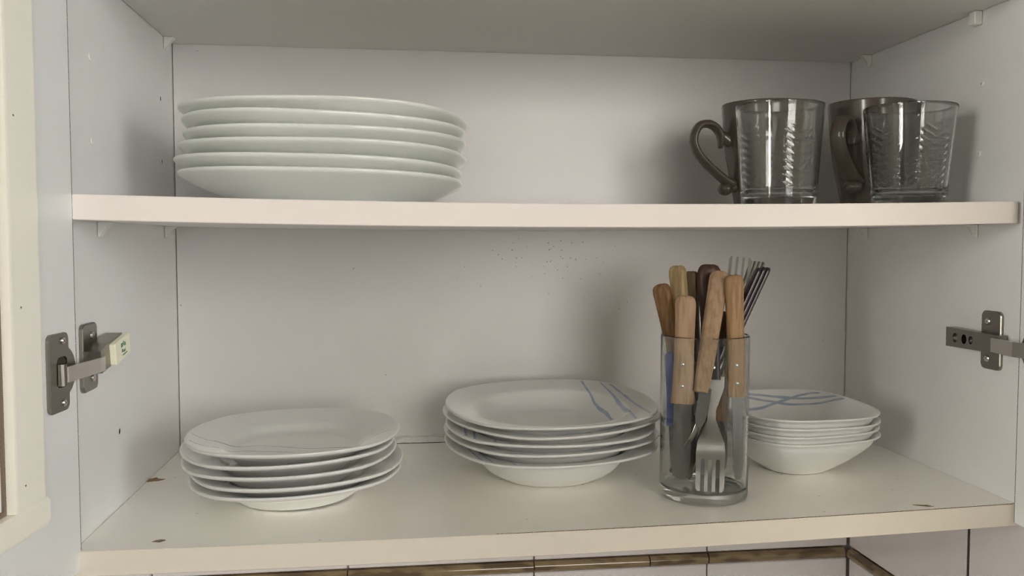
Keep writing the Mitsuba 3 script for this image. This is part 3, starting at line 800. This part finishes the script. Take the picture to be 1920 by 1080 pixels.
def fork_poly(e, L, w=.0245, neck=.0070):
    """outline of a fork head: neck at s = L, tine tips at s = e"""
    hl = .050                                                # tines and shoulder
    s1 = e - hl
    pts = [(-.0100, L), (-.0098, L + .010), (-.0060, L + .022), (-neck / 2, L + .030), (-neck / 2, s1 - .012), (-w * .30, s1 - .002), (-w * .46, s1 + .008), (-w / 2, s1 + .018), (-w / 2 + .0004, e - .002), (-w / 2 + .0020, e)]
    if L > s1 - .035: pts = [(-.0098, L), (-.0090, L + .008), (-neck / 2, L + (s1 - L) * .5), (-neck / 2 - .0004, s1 - .008)] + pts[5:]
    poly = Polygon(pts + [(-x, y) for x, y in pts[::-1]]).buffer(0)
    tw = w / 7.4
    for k in (-1, 0, 1):
        slot = LineString([(k * w / 3.9, s1 + .024), (k * w / 3.9, e + .01)]).buffer(tw / 2, quad_segs=4)
        poly = poly.difference(slot)
    return poly

def fork_down(A, B, roll, lbl, mat, w=.0110, d=.008):
    M, L = axes(A, B, roll)
    key = numbered('fork'); tag(key, lbl, 'fork', 'forks in the jar')
    add(key + '__handle', grip(M, handle_stations(L, w, d, .25)), mat, 32)
    e = reach(A, B, JB + .0035)
    s1 = e - .05
    p = fork_poly(e, L - .003)
    add(key + '__head', flat(p, .0016, M, bend=lambda s: .0075 * np.exp(-((s - s1 - .012) / .016) ** 2)), 'mat_brushed', 35)
    for i, s in enumerate((L - .0105, L - .0300)):
        rv = lathe([(0, 0), (.0019, 0), (.0019, .0005), (.0011, .0009), (0, .0010)], 14)
        rv.apply_transform(M @ frame((0, d / 2 - .0002, s), (1, 0, 0), (0, 0, 1), (0, 1, 0)))
        add(key + ('__rivet' if i == 0 else f'__rivet_{i:03d}'), rv, 'mat_bright_steel', 40)

def fork_up(A, B, roll, lbl, w=.0195):
    """tines at A, standing on its handle end"""
    M, L = axes(A, B, roll)
    key = numbered('fork'); tag(key, lbl, 'fork', 'forks in the jar')
    hl = .050
    pts = [(-w / 2 + .0016, 0), (-w / 2 + .0004, .002), (-w / 2, hl * .6), (-w * .40, hl * .82), (-w * .22, hl * 1.02), (-.0030, hl * 1.25), (-.0026, hl * 1.9), (-.0045, L * .75), (-.0055, L - .004), (-.0035, L)]
    poly = Polygon(pts + [(-x, y) for x, y in pts[::-1]]).buffer(0)
    tw = w / 6.2
    for kx in (-1, 0, 1):
        poly = poly.difference(LineString([(kx * w / 3.7, -.01), (kx * w / 3.7, hl * .58)]).buffer(tw / 2, quad_segs=4))
    add(key, flat(poly, .0016, M, bend=lambda s: .0035 * np.exp(-((s - hl) / .02) ** 2)), 'mat_steel', 35)


def spoon(A, B, roll, mat, lbl, w, d, zb):
    M, L = axes(A, B, roll)
    key = numbered('spoon'); tag(key, lbl, 'spoon', 'dark handled cutlery leaning out of the jar')
    add(key + '__handle', grip(M, handle_stations(L, w, d)), mat, 32)
    e = reach(A, B, zb)
    bl, bw, dp = .056, .036, .009
    neck = [(s, a, b) for s, a, b in ((L - .003, .0050, .0012), (L + .008, .0040, .0012), (L + (e - bl - L) * .6, .0026, .0012), (e - bl + .004, .0034, .0010))]
    nk = grip(M, neck)
    V, fs = [], []
    nu, nv = 24, 12
    rows = []
    for side in (0, 1):
        for i in range(nu + 1):
            q = i / nu
            hw = bw / 2 * math.sin(math.pi * min(1, max(0, .02 + .96 * q)) ) ** .75
            for j in range(nv + 1):
                x = -1 + 2 * j / nv
                deep = -dp * math.sin(math.pi * q) ** .8 * (1 - x * x)
                V.append((x * hw, deep + (.0012 if side else 0) * (1 - .6 * abs(x)), e - bl + bl * q))
    n = (nu + 1) * (nv + 1)
    for i in range(nu):
        for j in range(nv):
            a = i * (nv + 1) + j; b = a + 1; c = a + nv + 1; d_ = c + 1
            fs += [(a, c, b), (b, c, d_), (n + a, n + b, n + c), (n + b, n + d_, n + c)]
    for i in range(nu):
        for j in (0, nv):
            a = i * (nv + 1) + j; c = a + nv + 1
            fs += [(a, n + a, c), (c, n + a, n + c)]
    bowl = trimesh.Trimesh(np.array(V), fs, process=False); bowl.apply_transform(M)
    add(key + '__bowl', cat([nk, bowl]), 'mat_brushed', 40)

G1 = 'dark handled cutlery leaning out of the jar'
knife('steak_knife', (.4862, .0545, .1785), (.4848, .0545, .0838), .0182, .0100, 0, 'mat_wood_pale', 'knife with pale pinkish wooden handle and two rivets, front left in the jar', .0155, .14, (.0600, .0790), .016, n=5)
knife('steak_knife', (.5310, .0575, .1965), (.5352, .0575, .0885), .0160, .0110, -14, 'mat_wood_tan', 'knife with light tan faceted wooden handle standing at the right of the jar', .0090, .06, (.0800, .0960), .012, n=5)
knife('steak_knife', (.5238, .0715, .1992), (.4972, .0440, .0950), .0172, .0085, 8, 'mat_wood_pale', 'knife with broad light wooden handle leaning left across the middle of the jar', .0100, -.30, (), .066, blade_off=.0035, n=5)
knife('steak_knife', (.4708, .0790, .1875), (.4883, .0780, .1120), .0160, .0110, 25, 'mat_wood_brown', 'knife with brown wooden handle, leftmost and leaning out over the jar rim', .0110, 0, (), .062)
knife('steak_knife', (.4895, .0900, .2040), (.4985, .0880, .1130), .0150, .0115, 22, 'mat_wood_straw', 'knife with straw coloured wooden handle, tall at the left behind the pinkish one', .0110, 0, (), .012)
knife('steak_knife', (.5068, .1005, .1985), (.5085, .0960, .1150), .0125, .0100, 20, 'mat_wood_olive', 'knife with dark olive brown handle between the straw coloured and the reddish one', .0100, 0, (), .012)
knife('steak_knife', (.5200, .0890, .2050), (.5158, .0840, .1150), .0215, .0120, -10, 'mat_wood_walnut', 'knife with dark reddish brown rounded handle at the back of the jar', .0100, 0, (), .012, n=2.6, taper=.42)
knife('steak_knife', (.5310, .0868, .1620), (.5318, .0840, .0610), .0125, .0100, 0, 'mat_wood_brown', 'knife with short reddish brown handle low in the jar behind the upturned fork', .0100, .1, (), .012)
knife('paring_knife', (.4785, .0705, .1270), (.4818, .0705, .0610), .0110, .0090, 10, 'mat_blue_plastic', 'small knife with blue plastic handle low at the left of the jar', .0085, .15, (), .014, group='blue handled knife in the jar', n=2.6)
labels['paring_knife'].pop('group')
fork_down((.5205, .0745, .1720), (.5128, .0575, .1035), 0, 'fork upside down in front, its bright tines at the bottom of the jar', 'mat_dark_plastic')
fork_up((.5475, .0830, .2118), (.5280, .0840, JB + .0025), 0, 'steel fork with its tines pointing up behind the tan handled knife', .0205)
fork_up((.5665, .0900, .2075), (.4960, .0760, JB + .0040), 48, 'steel fork pointing up behind the dark handles, turned nearly edge on', .0195)
spoon((.5595, .0700, .2020), (.5205, .0680, .1180), 72, 'mat_dark_plastic', 'spoon with dark handle, leftmost of the three dark handles leaning right', .0105, .0042, .034)
knife('table_knife', (.5652, .0725, .2028), (.5258, .0715, .1180), .0105, .0042, 72, 'mat_dark_plastic', 'knife with dark handle, middle of the three dark handles leaning right', .0105, 0, (), .018, group=G1)
knife('table_knife', (.5706, .0755, .2022), (.5308, .0765, .1160), .0105, .0042, 72, 'mat_dark_plastic', 'knife with dark handle, rightmost of the three dark handles leaning right', .0105, 0, (), .024, group=G1)
